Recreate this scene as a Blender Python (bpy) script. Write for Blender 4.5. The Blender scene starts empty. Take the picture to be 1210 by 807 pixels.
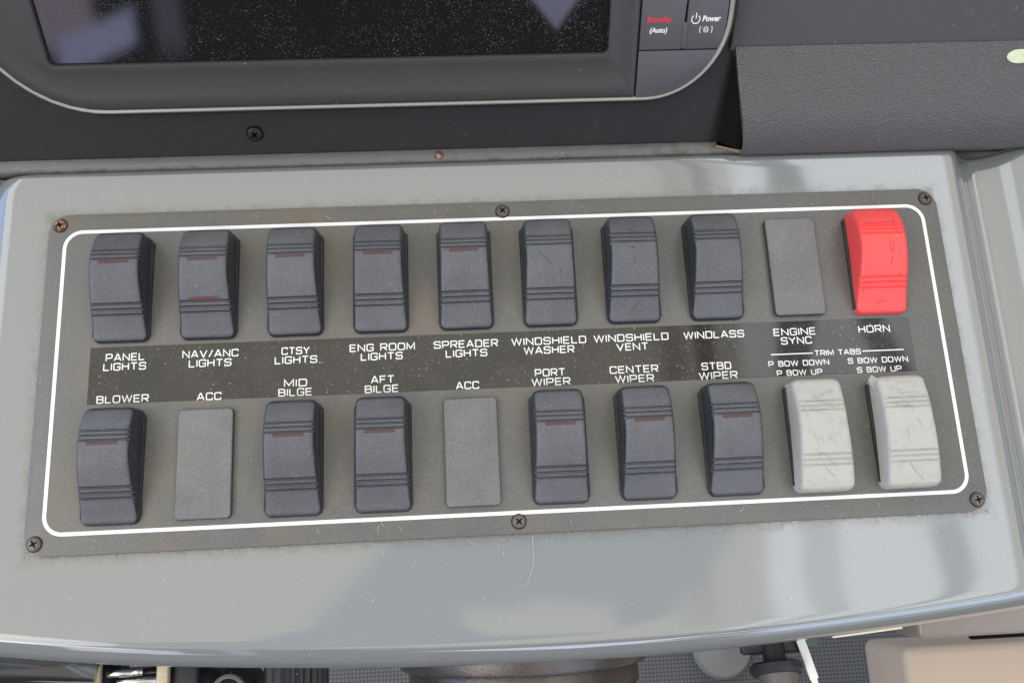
import bpy, bmesh, math, random
import numpy as np
from mathutils import Matrix, Vector
random.seed(7)
C = bpy.context.scene.collection
SC = bpy.context.scene

# ------------------------------------------------------------------ camera
cam_d = bpy.data.cameras.new('camera')
cam = bpy.data.objects.new('camera', cam_d); C.objects.link(cam)
cam_d.sensor_width = 36; cam_d.lens = 31.136; cam_d.clip_start = .005; cam_d.clip_end = 50
cam.matrix_world = Matrix(((0.9981112, 0.0384005, -0.0479524, -0.0174974),
                           (-0.0487842, 0.9698511, -0.2387653, -0.0857618),
                           (0.0373380, 0.2406537, 0.9698926, 0.3848611), (0, 0, 0, 1)))
cam_d.dof.use_dof = True; cam_d.dof.focus_distance = .395; cam_d.dof.aperture_fstop = 18
SC.camera = cam
SC.view_settings.view_transform = 'Standard'; SC.view_settings.look = 'None'
SC.view_settings.exposure = 0.28; SC.view_settings.gamma = 1.0

# ------------------------------------------------------------------ node helper
class N:
    def __init__(s, nt): s.nt = nt
    def new(s, t, **k):
        n = s.nt.nodes.new(t)
        for a, b in k.items(): setattr(n, a, b)
        return n
    def put(s, sock, v):
        if isinstance(v, bpy.types.NodeSocket): s.nt.links.new(v, sock)
        elif v is not None:
            if hasattr(sock.default_value, '__len__') and len(sock.default_value) == 4 and len(v) == 3: v = (*v, 1)
            sock.default_value = v
    def m(s, op, a, b=None, c=None, clamp=False):
        n = s.new('ShaderNodeMath', operation=op, use_clamp=clamp)
        for i, v in enumerate((a, b, c)):
            if v is not None: s.put(n.inputs[i], v)
        return n.outputs[0]
    def step(s, v, a, b):                      # smooth 0 -> 1 as v goes a -> b (a may exceed b)
        n = s.new('ShaderNodeMapRange', interpolation_type='SMOOTHSTEP')
        s.put(n.inputs[0], v)
        if a < b: n.inputs[1].default_value, n.inputs[2].default_value = a, b
        else:
            n.inputs[1].default_value, n.inputs[2].default_value = b, a
            n.inputs[3].default_value, n.inputs[4].default_value = 1, 0
        return n.outputs[0]
    def band(s, v, a, b, w): return s.m('MULTIPLY', s.step(v, a - w, a + w), s.step(v, b + w, b - w))
    def mul(s, *v):
        r = v[0]
        for x in v[1:]: r = s.m('MULTIPLY', r, x)
        return r
    def mix(s, f, a, b):
        n = s.new('ShaderNodeMix', data_type='RGBA'); s.put(n.inputs[0], f); s.put(n.inputs[6], a); s.put(n.inputs[7], b)
        return n.outputs[2]
    def sep(s, v):
        n = s.new('ShaderNodeSeparateXYZ'); s.put(n.inputs[0], v); return n.outputs
    def noise(s, vec, scale, detail=4, rough=.55):
        n = s.new('ShaderNodeTexNoise'); s.put(n.inputs['Vector'], vec); n.inputs['Scale'].default_value = scale
        n.inputs['Detail'].default_value = detail; n.inputs['Roughness'].default_value = rough; return n.outputs[0]
    def vor(s, vec, scale, feat='F1'):
        n = s.new('ShaderNodeTexVoronoi', feature=feat); s.put(n.inputs['Vector'], vec); n.inputs['Scale'].default_value = scale
        return n

# ------------------------------------------------------------------ world: sky over a boat with a pale hardtop and side posts
SUN_EL, SUN_AZ = math.radians(42), math.radians(-118)
wd = bpy.data.worlds.new('World'); SC.world = wd; wd.use_nodes = True
nt = wd.node_tree; nt.nodes.clear(); w = N(nt)
out = w.new('ShaderNodeOutputWorld')
sky = w.new('ShaderNodeTexSky', sky_type='NISHITA', sun_disc=False, sun_elevation=SUN_EL, sun_rotation=SUN_AZ)
bg = w.new('ShaderNodeBackground'); w.put(bg.inputs[0], sky.outputs[0]); bg.inputs[1].default_value = .12
dirv = w.new('ShaderNodeTexCoord').outputs['Generated']
dx, dy, dz = w.sep(dirv)
zc = w.m('MAXIMUM', dz, .03)
X = w.m('DIVIDE', dx, zc); Y = w.m('DIVIDE', dy, zc)
# pale hazy cloud
cloud = w.mix(w.noise(dirv, 2.2, 5), (2.15, 2.28, 2.42), (2.8, 2.83, 2.83))
# hardtop liner overhead
wob = w.m('MULTIPLY', w.m('SUBTRACT', w.noise(dirv, 3.0, 2), .5), .10)
Xw = w.m('ADD', X, wob); Yw = w.m('ADD', Y, wob)
liner = w.mul(w.band(Xw, -.74, .325, .012), w.band(Y, -1.6, 1.30, .04))
col = w.mix(liner, cloud, w.mix(w.step(Y, .1, .5), (1.50, 1.42, 1.24), (1.44, 1.38, 1.22)))
# posts and frames of the hardtop on the starboard side
post = w.mul(w.band(Xw, .232, .262, .008), w.step(Y, -.3, .05))
col = w.mix(w.m('MULTIPLY', post, .7), col, (.85, .70, .60))
post = w.mul(w.band(Xw, .272, .296, .007), w.step(Y, .0, .12))
col = w.mix(w.m('MULTIPLY', post, .9), col, (.25, .22, .20))
post = w.band(Xw, .368, .412, .006)
col = w.mix(w.m('MULTIPLY', post, w.m('MULTIPLY_ADD', w.step(Y, .0, .15), .55, .42)), col, (.5, .51, .51))
post = w.mul(w.band(w.m('ADD', Xw, w.m('MULTIPLY', Y, .45)), .575, .605, .008), w.step(Y, .08, .14))
col = w.mix(w.m('MULTIPLY', post, .85), col, (.35, .35, .36))
post = w.band(Xw, .525, .560, .008)
col = w.mix(w.mul(post, .8, w.step(Y, .12, .0)), col, (.6, .62, .62))
post = w.band(Xw, .70, 1.25, .03)
col = w.mix(w.m('MULTIPLY', post, .8), col, (1.15, 1.0, .82))
# whoever stands at the helm, in front of and above the panel
body = w.mul(w.band(w.m('SUBTRACT', Xw, w.m('MULTIPLY', Y, .9)), -.125, .275, .02), w.step(Yw, .16, .08), w.step(Y, -.7, -.6))
gap = w.mul(w.band(w.m('ADD', Xw, w.m('MULTIPLY', Yw, .3)), -.035, .135, .012), w.band(Yw, -.13, -.045, .010))
body = w.m('MULTIPLY', body, w.m('SUBTRACT', 1, gap))
col = w.mix(w.m('MULTIPLY', body, .92), col, (.72, .80, .88))
# bright windscreen ahead
front = w.mul(w.step(Y, 1.25, 1.4), w.step(dz, .12, .2), w.band(X, -2.2, 1.6, .2))
col = w.mix(front, col, (1.6, 1.8, 2.1))
# shaded cockpit sides low down to port and starboard
side = w.step(w.m('DIVIDE', w.m('ABSOLUTE', dx), zc), 1.15, 1.5)
port = w.mul(w.step(dx, -.2, -.4), w.band(dz, .05, .55, .06), w.step(dy, -.4, -.2))
col = w.mix(w.m('MULTIPLY', side, .92), col, (.22, .21, .20))
col = w.mix(port, col, (.9, 1.4, 2.5))
# cockpit behind the helm: shaded, with side windows
behind = w.step(dy, -.45, -.66)
col = w.mix(behind, col, (.16, .15, .14))
win1 = w.mul(w.band(dx, -.47, -.352, .008), w.band(dz, .405, .62, .014), w.step(dy, -.55, -.6))
wl = w.m('ADD', dz, w.m('MULTIPLY', dx, -.55))
win1b = w.mul(w.band(dx, -.385, -.318, .008), w.band(wl, .598, .628, .008), w.step(dy, -.55, -.6))
win1c = w.mul(w.band(dx, -.30, -.275, .008), w.step(dz, .40, .44), w.step(dy, -.55, -.6))
tri = w.m('SUBTRACT', dz, w.m('ADD', .447, w.m('MULTIPLY', w.m('ABSOLUTE', w.m('SUBTRACT', dx, .105)), 1.1)))
win2 = w.mul(w.step(tri, -.003, .005), w.step(dz, .66, .6), w.step(dy, -.5, -.6))
win3 = w.mul(w.band(dx, .30, .75, .05), w.band(dz, .15, .5, .05), w.step(dy, -.4, -.5))
col = w.mix(win1, col, (2.1, 1.8, 2.2)); col = w.mix(win1b, col, (2.5, 2.5, 4.0)); col = w.mix(win1c, col, (.8, .8, 1.0))
col = w.mix(win2, col, (2.5, 2.5, 3.6)); col = w.mix(win3, col, (.7, .74, .8))
st1 = w.mul(w.band(dz, .625, .655, .006), w.step(dx, -.12, -.02), w.step(dy, -.45, -.55))
st2 = w.mul(w.band(dz, .50, .525, .006), w.step(dx, .0, .08), w.step(dy, -.45, -.55))
st3 = w.mul(w.band(dz, .60, .66, .008), w.step(dx, -.36, -.42), w.step(dy, -.45, -.55))
st4 = w.mul(w.band(dz, .36, .60, .015), w.step(dx, .30, .36), w.step(dy, -.3, -.4))
col = w.mix(st4, col, (1.5, 2.1, 3.1))
col = w.mix(w.m('MAXIMUM', st1, w.m('MAXIMUM', st2, st3)), col, (3.6, 3.6, 3.8))
low = w.step(dz, .05, -.1)
col = w.mix(low, col, (.24, .21, .19))
bg2 = w.new('ShaderNodeBackground'); w.put(bg2.inputs[0], col); bg2.inputs[1].default_value = 1.0
mx = w.new('ShaderNodeMixShader'); mx.inputs[0].default_value = .88
nt.links.new(bg.outputs[0], mx.inputs[1]); nt.links.new(bg2.outputs[0], mx.inputs[2]); nt.links.new(mx.outputs[0], out.inputs[0])
# sun: hazy, soft
sd = bpy.data.lights.new('sun', 'SUN'); sd.energy = .5; sd.angle = math.radians(36); sd.color = (1, .96, .9)
so = bpy.data.objects.new('sun', sd); C.objects.link(so)
sdir = Vector((math.sin(SUN_AZ) * math.cos(SUN_EL), math.cos(SUN_AZ) * math.cos(SUN_EL), math.sin(SUN_EL)))
so.rotation_euler = sdir.to_track_quat('Z', 'Y').to_euler()

# ------------------------------------------------------------------ materials
def new_mat(name):
    m = bpy.data.materials.new(name); m.use_nodes = True
    m.node_tree.nodes.clear(); n = N(m.node_tree)
    o = n.new('ShaderNodeOutputMaterial'); b = n.new('ShaderNodeBsdfPrincipled')
    m.node_tree.links.new(b.outputs[0], o.inputs[0])
    return m, n, b
def specks(n, pos, scale, share, size):
    """sparse dust grains: share of cells that hold one, radius as a share of the cell"""
    v = n.vor(pos, scale); r, g, _ = n.sep(v.outputs['Color'])
    has = n.step(r, 1 - share, 1 - share + .01)
    rad = n.m('MULTIPLY_ADD', n.m('MULTIPLY', g, g), size, size * .35)
    inside = n.m('SUBTRACT', 1, n.m('DIVIDE', v.outputs['Distance'], rad), clamp=True)
    return n.m('MULTIPLY', has, n.m('MULTIPLY', inside, 2.5, clamp=True), clamp=True)
def surf(name, col, rough=.5, spec=.5, metal=0, mott=.12, dust=0., dustcol=(.45, .43, .39), film=0., filmcol=(.26, .24, .2),
         speck=0., bump=None, coat=0., extra=None, grain=(900, .35), rv=.16, up_film=False, fr=.35):
    m, n, b = new_mat(name)
    geo = n.new('ShaderNodeNewGeometry'); pos = geo.outputs['Position']
    c = n.mix(n.noise(pos, 60, 6, .65), tuple(x * (1 - mott) for x in col), tuple(x * (1 + mott) for x in col))
    r = n.m('MULTIPLY_ADD', n.noise(pos, 180, 4), rv, rough - rv / 2)
    up = n.step(n.sep(geo.outputs['Normal'])[2], .45, .85) if up_film else None   # dust film on upward faces only; the sides' shade is put into the colour
    if film:
        f = n.m('MULTIPLY', n.m('MULTIPLY_ADD', n.step(n.noise(pos, 34, 7, .7), .32, .75), .35, .62) if up_film else n.step(n.noise(pos, 34, 7, .7), .32, .75), film)
        fine = n.step(n.noise(pos, 1500, 2), .35, .8)
        f = n.m('MULTIPLY', f, n.m('MULTIPLY_ADD', fine, .45, .75), clamp=True)
        if up_film: f = n.m('MULTIPLY', f, up)
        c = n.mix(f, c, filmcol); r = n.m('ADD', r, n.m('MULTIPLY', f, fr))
    if speck:
        c = n.mix(n.m('MULTIPLY', n.step(n.noise(pos, 2100, 2, .6), .50, .66), speck), c, tuple(min(1, x * 1.9) for x in filmcol))
        c = n.mix(n.m('MULTIPLY', n.step(n.noise(pos, 1700, 2, .6), .46, .32), speck), c, tuple(x * .6 for x in col))
    if dust:
        s = n.m('MAXIMUM', specks(n, pos, grain[0], .16 * dust, grain[1]), specks(n, pos, 330, .10 * dust, .08))
        s = n.m('MAXIMUM', s, n.m('MULTIPLY', specks(n, pos, 1900, .3 * dust, .5), .45))
        s = n.m('MULTIPLY', s, n.m('MULTIPLY_ADD', n.step(n.noise(pos, 55, 5, .7), .36, .62), .9, .25), clamp=True)   # dust gathers in drifts
        c = n.mix(n.m('MULTIPLY', s, .75), c, dustcol); r = n.m('ADD', r, n.m('MULTIPLY', s, .5))
    if extra: c, r = extra(n, pos, c, r)
    n.put(b.inputs['Base Color'], c); n.put(b.inputs['Roughness'], r)
    b.inputs['Metallic'].default_value = metal; b.inputs['Specular IOR Level'].default_value = spec
    b.inputs['Coat Weight'].default_value = coat; b.inputs['Coat Roughness'].default_value = .04
    if bump:
        sc, st, kind = bump
        h = n.m('MULTIPLY', n.vor(pos, sc, 'SMOOTH_F1').outputs['Distance'], -1.0) if kind == 'peb' else n.noise(pos, sc, 3) if kind == 'noise' else n.vor(pos, sc, 'F1').outputs['Distance']
        bp = n.new('ShaderNodeBump'); bp.inputs['Strength'].default_value = st; bp.inputs['Distance'].default_value = .0006
        n.put(bp.inputs['Height'], h); n.put(b.inputs['Normal'], bp.outputs[0])
    return m

def grime(n, pos, c, r):
    """brown dirt packed along the edge of the switch plate"""
    x, y, z = n.sep(pos)
    qx = n.m('SUBTRACT', n.m('ABSOLUTE', x), .2048); qy = n.m('SUBTRACT', n.m('ABSOLUTE', y), .0753)
    d = n.m('MAXIMUM', qx, qy)
    wide = n.m('MULTIPLY', n.step(d, .0060, -.001), n.step(n.noise(pos, 130, 6, .7), .40, .62))
    tight = n.m('MULTIPLY', n.step(d, .0022, 0), n.step(n.noise(pos, 420, 4, .7), .3, .6))
    f = n.m('MAXIMUM', n.m('MULTIPLY', wide, .95), tight)
    f = n.m('MULTIPLY', f, n.step(n.noise(pos, 900, 3, .7), .36, .56))
    c = n.mix(f, c, (.075, .055, .035)); r = n.m('ADD', r, n.m('MULTIPLY', f, .5))
    pit = specks(n, pos, 170, .05, .07)
    c = n.mix(n.m('MULTIPLY', pit, .7), c, (.09, .075, .06))
    return c, r
def plate_stain(n, pos, c, r):
    x, y, z = n.sep(pos)
    left = n.step(x, .13, -.12)
    f = n.m('MULTIPLY', n.step(n.noise(pos, 26, 6, .7), .38, .72), n.m('MULTIPLY_ADD', left, .55, .22))
    c = n.mix(f, c, (.150, .122, .080))
    return c, n.m('ADD', r, n.m('MULTIPLY', f, .12))
def sealdirt(n, pos, c, r):
    x, y, z = n.sep(pos)
    f = n.m('MULTIPLY', n.step(y, .1020, .1036), .75)
    f = n.m('MAXIMUM', f, n.m('MULTIPLY', n.step(y, .0994, .0984), .8))
    c = n.mix(n.m('MULTIPLY', f, n.step(n.noise(pos, 200, 4), .3, .55)), c, (.20, .185, .16))
    b = n.mul(n.step(x, .0, .09), n.step(n.noise(pos, 110, 5, .7), .4, .65), .6)
    return n.mix(b, c, (.075, .058, .036)), r
def rust(n, pos, c, r):
    f = n.step(n.noise(pos, 700, 4, .7), .45, .62)
    return n.mix(f, c, (.13, .055, .03)), n.m('ADD', r, n.m('MULTIPLY', f, .4))
def flaky(n, pos, c, r):
    f = n.step(n.noise(pos, 500, 4, .7), .5, .6)
    return n.mix(f, c, (.62, .43, .2)), r
def weave(n, pos, c, r):
    x, y, z = n.sep(pos)
    sx = n.m('SINE', n.m('MULTIPLY', x, 1950)); sy = n.m('SINE', n.m('MULTIPLY', y, 1950))
    f = n.m('MULTIPLY_ADD', n.m('MAXIMUM', sx, sy), .5, .5)
    return n.mix(f, c, tuple([.045, .045, .044])), r
def wear(n, pos, c, r):
    f = n.m('MULTIPLY', n.step(n.noise(pos, 240, 6, .75), .5, .75), .5)
    return n.mix(f, c, (.20, .18, .15)), r
def redwear(n, pos, c, r):
    x, y, z = n.sep(pos)
    f = n.m('MULTIPLY', n.step(n.noise(pos, 300, 6, .75), .42, .7), n.step(y, .0545, .0575))
    return n.mix(n.m('MULTIPLY', f, .5), c, (.26, .10, .09)), r

M = {}
M['gelcoat'] = surf('gelcoat', (.172, .181, .177), .06, 1.0, mott=.025, dust=.10, dustcol=(.66, .65, .62), film=.05, filmcol=(.24, .22, .19), extra=grime, coat=1.0, grain=(420, .13), rv=.04, fr=.0)
M['plate'] = surf('plate_plastic', (.090, .091, .089), .34, .55, mott=.1, dust=.75, dustcol=(.27, .25, .215), film=.26, filmcol=(.17, .152, .118), extra=plate_stain, speck=.22, bump=(2500, .05, 'noise'))
M['rim'] = surf('plate_edge', (.02, .02, .02), .6)
M['line'] = surf('white_paint', (.80, .80, .79), .5, mott=.04, film=.08, filmcol=(.5, .47, .4))
M['label'] = surf('label_film', (.010, .0095, .009), .03, .6, mott=.2, dust=.85, dustcol=(.28, .25, .2), film=.30, filmcol=(.085, .074, .054), speck=.14, rv=.02, fr=.02)
M['legend'] = surf('legend_ink', (.78, .77, .74), .45, mott=.03)
M['rocker'] = surf('rocker_black', (.014, .0165, .023), .36, .55, mott=.14, dust=.5, dustcol=(.24, .23, .21), film=.8, filmcol=(.148, .147, .152), speck=.12, bump=(3000, .08, 'noise'), up_film=True)
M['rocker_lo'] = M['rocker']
M['bezel'] = surf('bezel_black', (.016, .016, .017), .5, .4, dust=.8, dustcol=(.2, .18, .14), film=.12)
M['blank'] = surf('blank_black', (.045, .045, .046), .58, .4, mott=.12, dust=.6, dustcol=(.30, .29, .27), film=.95, filmcol=(.225, .217, .208), speck=.16, bump=(2600, .14, 'noise'), up_film=True)
M['red'] = surf('rocker_red', (.78, .064, .058), .40, .5, mott=.08, film=.12, filmcol=(.75, .16, .14), extra=redwear)
M['white'] = surf('rocker_white', (.43, .415, .372), .55, .4, mott=.06, film=.25, filmcol=(.34, .315, .26), bump=(500, .25, 'noise'), extra=wear)
M['lens'] = surf('lens_red', (.095, .030, .030), .5, .4, mott=.4, dust=1.2, dustcol=(.12, .09, .085), film=1.0, filmcol=(.085, .06, .06))
M['mark'] = surf('scratch_dark', (.035, .033, .033), .7)
M['markred'] = surf('scratch_red', (.30, .022, .022), .7)
M['markwhite'] = surf('crack_grey', (.28, .265, .225), .7)
M['scuff'] = surf('scuff_pale', (.17, .165, .155), .7)
M['screw'] = surf('screw_steel', (.16, .14, .125), .42, metal=.8, mott=.35, film=.75, filmcol=(.085, .065, .05))
M['screwrust'] = surf('screw_rusty', (.30, .20, .155), .42, metal=.7, mott=.3, extra=rust)
M['screwblack'] = surf('screw_black', (.015, .015, .015), .35, mott=.2)
M['recess'] = surf('recess_dark', (.02, .014, .011), .8)
M['dash'] = surf('dash_black', (.024, .0225, .023), .5, .4, mott=.1, dust=.06, dustcol=(.3, .29, .28), bump=(1100, .12, 'noise'), film=.12, filmcol=(.05, .047, .044))
M['paler'] = surf('dash_paler', (.078, .074, .078), .5, .4, mott=.08, dust=.12, dustcol=(.35, .34, .34), bump=(1100, .12, 'noise'))
M['case'] = surf('plotter_case', (.028, .027, .026), .5, .4, mott=.08)
M['face'] = surf('plotter_face', (.043, .040, .038), .42, .45, mott=.06, dust=.06, dustcol=(.32, .31, .3))
M['key'] = surf('plotter_key', (.078, .075, .079), .45, .45, mott=.05, dust=.05, dustcol=(.32, .31, .3))
M['trim'] = surf('plotter_trim', (.34, .325, .295), .35, metal=.5, mott=.04)
M['screen'] = surf('screen_glass', (.0035, .0035, .0035), .03, .5, mott=.2, dust=1.4, dustcol=(.17, .165, .15), film=.15, filmcol=(.016, .0155, .013), grain=(800, .2), rv=.02, fr=.02)
M['redink'] = surf('red_ink', (.62, .03, .04), .5)
M['leather'] = surf('leather', (.086, .078, .077), .34, .5, mott=.08, bump=(1450, .8, 'peb'), dust=.02)
M['board'] = surf('board_edge', (.33, .25, .16), .7, mott=.3)
M['black'] = surf('black_inside', (.008, .007, .007), .9, .08)
M['seal'] = surf('seal_grey', (.11, .113, .112), .42, mott=.15, dust=.35, dustcol=(.4, .38, .34), film=.3, filmcol=(.13, .105, .075), extra=sealdirt)
M['sticker'] = surf('sticker_pale', (.62, .66, .44), .5, mott=.25, dust=.9, dustcol=(.25, .27, .15), grain=(1400, .5))
M['chrome'] = surf('chrome', (.55, .54, .52), .22, metal=1, mott=.08)
M['brass'] = surf('brass_flaky', (.58, .50, .36), .5, metal=.2, mott=.15, extra=flaky)
M['gloss'] = surf('gloss_black', (.014, .014, .017), .08, .5, mott=.1, coat=.5)
M['rubber'] = surf('rubber_black', (.02, .02, .022), .5, .4, mott=.1, dust=.1)
M['bronze'] = surf('weathered_metal', (.10, .088, .08), .30, metal=.65, mott=.45, dust=.8, dustcol=(.25, .23, .2), grain=(1500, .4), bump=(900, .35, 'noise'))
M['floor'] = surf('woven_floor', (.165, .162, .156), .8, mott=.05, extra=weave)
M['beige'] = surf('beige_vinyl', (.50, .385, .28), .5, .3, mott=.03)
M['fascia'] = surf('fascia_gelcoat', (.24, .205, .18), .15, mott=.05)
M['boss'] = surf('boss_brown', (.10, .085, .075), .5)
M['tag'] = surf('white_tag', (.78, .76, .72), .6, mott=.05)
M['tape'] = surf('pale_tape', (.78, .74, .56), .6, mott=.05)
M['green'] = surf('green_tarnish', (.05, .07, .055), .55, mott=.4)
M['lint'] = surf('lint', (.6, .58, .54), .9)
M['capgrey'] = surf('cap_grey', (.17, .165, .157), .5)
M['pale'] = surf('pale_plastic', (.62, .61, .59), .45)

# ------------------------------------------------------------------ mesh helpers
def obj(name, bm, mat, parent=None, smooth=True, mats=None):
    me = bpy.data.meshes.new(name); bm.normal_update(); bm.to_mesh(me); bm.free()
    for m in (mats or [mat]): me.materials.append(m)
    if smooth:
        for p in me.polygons: p.use_smooth = True
        try: me.set_sharp_from_angle(angle=math.radians(38))
        except Exception: pass
    o = bpy.data.objects.new(name, me); C.objects.link(o)
    if parent: o.parent = parent
    return o
def inst(name, me, parent=None, loc=(0, 0, 0)):
    o = bpy.data.objects.new(name, me); C.objects.link(o); o.parent = parent; o.location = loc; return o
def empty(name, loc=(0, 0, 0), rot=(0, 0, 0)):
    o = bpy.data.objects.new(name, None); C.objects.link(o); o.location = loc; o.rotation_euler = rot
    o.empty_display_size = .01; return o
def tag(o, label, cat, group=None, kind=None):
    o['label'] = label
    if cat: o['category'] = cat
    if group: o['group'] = group
    if kind: o['kind'] = kind
    return o
def rrect(x0, y0, x1, y1, r, k=8):
    """rounded rectangle, counter-clockwise; r is one radius or four (bl, br, tr, tl)"""
    if not hasattr(r, '__len__'): r = (r,) * 4
    P = []
    for (cx, cy, a), rr in zip(((x0, y0, 180), (x1, y0, 270), (x1, y1, 0), (x0, y1, 90)), r):
        sx = 1 if cx == x0 else -1; sy = 1 if cy == y0 else -1
        for i in range(k + 1):
            t = math.radians(a + 90 * i / k)
            P.append((cx + sx * rr + rr * math.cos(t), cy + sy * rr + rr * math.sin(t)))
    return P
def inset(P, d):
    n = len(P); R = []
    for i in range(n):
        a, b, c = P[i - 1], P[i], P[(i + 1) % n]
        k = 1
        while math.hypot(b[0] - a[0], b[1] - a[1]) < 1e-7 and k < n: k += 1; a = P[i - k]
        k = 1
        while math.hypot(c[0] - b[0], c[1] - b[1]) < 1e-7 and k < n: k += 1; c = P[(i + k) % n]
        e1 = Vector((b[0] - a[0], b[1] - a[1])).normalized(); e2 = Vector((c[0] - b[0], c[1] - b[1])).normalized()
        n1 = Vector((-e1.y, e1.x)); n2 = Vector((-e2.y, e2.x)); mm = n1 + n2
        if mm.length < 1e-6: mm = n1
        mm.normalize(); q = d / max(.35, mm.dot(n1))
        R.append((b[0] + mm.x * q, b[1] + mm.y * q))
    return R
def loft(bm, rings, cap0=False, cap1=False, closed=True):
    V = [[bm.verts.new(p) for p in r] for r in rings]
    for a, b in zip(V, V[1:]):
        n = len(a)
        for i in range(n if closed else n - 1):
            j = (i + 1) % n
            try: bm.faces.new((a[i], a[j], b[j], b[i]))
            except Exception: pass
    if cap0: bm.faces.new(V[0][::-1])
    if cap1: bm.faces.new(V[-1])
    return V
def prism(bm, P, z0, z1, bev=.0003, seg=2):
    rings = [[(x, y, z0) for x, y in P]]
    for i in range(seg + 1):
        t = math.pi / 2 * i / seg
        Q = inset(P, bev * (1 - math.cos(t))); rings.append([(x, y, z1 - bev + bev * math.sin(t)) for x, y in Q])
    loft(bm, rings, cap1=True)
def lathe(bm, prof, mtx=Matrix(), seg=32, fn=None):
    rings = []
    for r, z in prof:
        ring = []
        for i in range(seg):
            a = 2 * math.pi * i / seg; rr = r * (fn(a, z) if fn else 1)
            ring.append(mtx @ Vector((rr * math.cos(a), rr * math.sin(a), z)))
        rings.append(ring)
    loft(bm, rings, cap0=prof[0][0] > 1e-6, cap1=prof[-1][0] > 1e-6)
def rbox(bm, c, s, bev=.002, seg=3, mtx=None):
    r = bmesh.ops.create_cube(bm, size=1)
    vs = r['verts']
    for v in vs: v.co = Vector((v.co.x * s[0], v.co.y * s[1], v.co.z * s[2]))
    if bev:
        es = list({e for v in vs for e in v.link_edges})
        r2 = bmesh.ops.bevel(bm, geom=es, offset=bev, segments=seg, affect='EDGES', profile=.5)
        vs = list({v for f in r2['faces'] for v in f.verts} | {v for v in vs if v.is_valid})
    T = (mtx or Matrix()).copy()
    for v in vs: v.co = T @ v.co + Vector(c)
def tube(bm, pts, r, seg=8):
    P = [Vector(p) for p in pts]; rings = []
    for i, p in enumerate(P):
        t = (P[min(i + 1, len(P) - 1)] - P[max(i - 1, 0)]).normalized()
        a = t.cross(Vector((0, 0, 1)));  a = a.normalized() if a.length > 1e-4 else Vector((1, 0, 0))
        b = t.cross(a); rr = r[i] if hasattr(r, '__len__') else r
        rings.append([p + rr * (a * math.cos(2 * math.pi * k / seg) + b * math.sin(2 * math.pi * k / seg)) for k in range(seg)])
    loft(bm, rings, cap0=True, cap1=True)
def ribbon(bm, pts, wd, zf, closed=False, mi=0):
    """flat stroke along 2-D points; zf(x, y) gives the height"""
    P = [Vector(p) for p in pts]; n = len(P); L = []
    for i in range(n):
        a = P[i - 1] if (i or closed) else None; c = P[(i + 1) % n] if (i < n - 1 or closed) else None
        e1 = (P[i] - a).normalized() if a is not None else None; e2 = (c - P[i]).normalized() if c is not None else None
        e1 = e1 if e1 is not None else e2; e2 = e2 if e2 is not None else e1
        n1 = Vector((-e1.y, e1.x)); n2 = Vector((-e2.y, e2.x)); mm = n1 + n2
        if mm.length < 1e-6: mm = n1.copy()
        mm.normalize(); q = wd / 2 / max(.45, mm.dot(n1))
        l = P[i] + mm * q; r = P[i] - mm * q
        L.append((bm.verts.new((l.x, l.y, zf(l.x, l.y))), bm.verts.new((r.x, r.y, zf(r.x, r.y)))))
    for i in range(n if closed else n - 1):
        a, b = L[i], L[(i + 1) % n]
        f = bm.faces.new((a[0], a[1], b[1], b[0])); f.material_index = mi
        f.normal_update()
        if f.normal.z < 0: f.normal_flip()

# ------------------------------------------------------------------ the setting: console, dashboard, floor
def spl(x, xs, ys):
    x = min(max(x, xs[0]), xs[-1]); n = len(xs)
    i = max(0, min(n - 2, int(np.searchsorted(xs, x)) - 1))
    def s(j):
        if j <= 0: return (ys[1] - ys[0]) / (xs[1] - xs[0])
        if j >= n - 1: return (ys[-1] - ys[-2]) / (xs[-1] - xs[-2])
        return (ys[j + 1] - ys[j - 1]) / (xs[j + 1] - xs[j - 1])
    h = xs[i + 1] - xs[i]; t = (x - xs[i]) / h
    return ((1 + 2 * t) * (1 - t) ** 2 * ys[i] + t * (1 - t) ** 2 * h * s(i) + t * t * (3 - 2 * t) * ys[i + 1] + t * t * (t - 1) * h * s(i + 1))
FE_X = [-.30, -.24, -.17, -.10, -.03, .04, .09, .14, .19, .23, .30]
FE_Y = [-.090, -.100, -.1085, -.1135, -.1165, -.1170, -.1155, -.1125, -.1085, -.1045, -.096]
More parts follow.
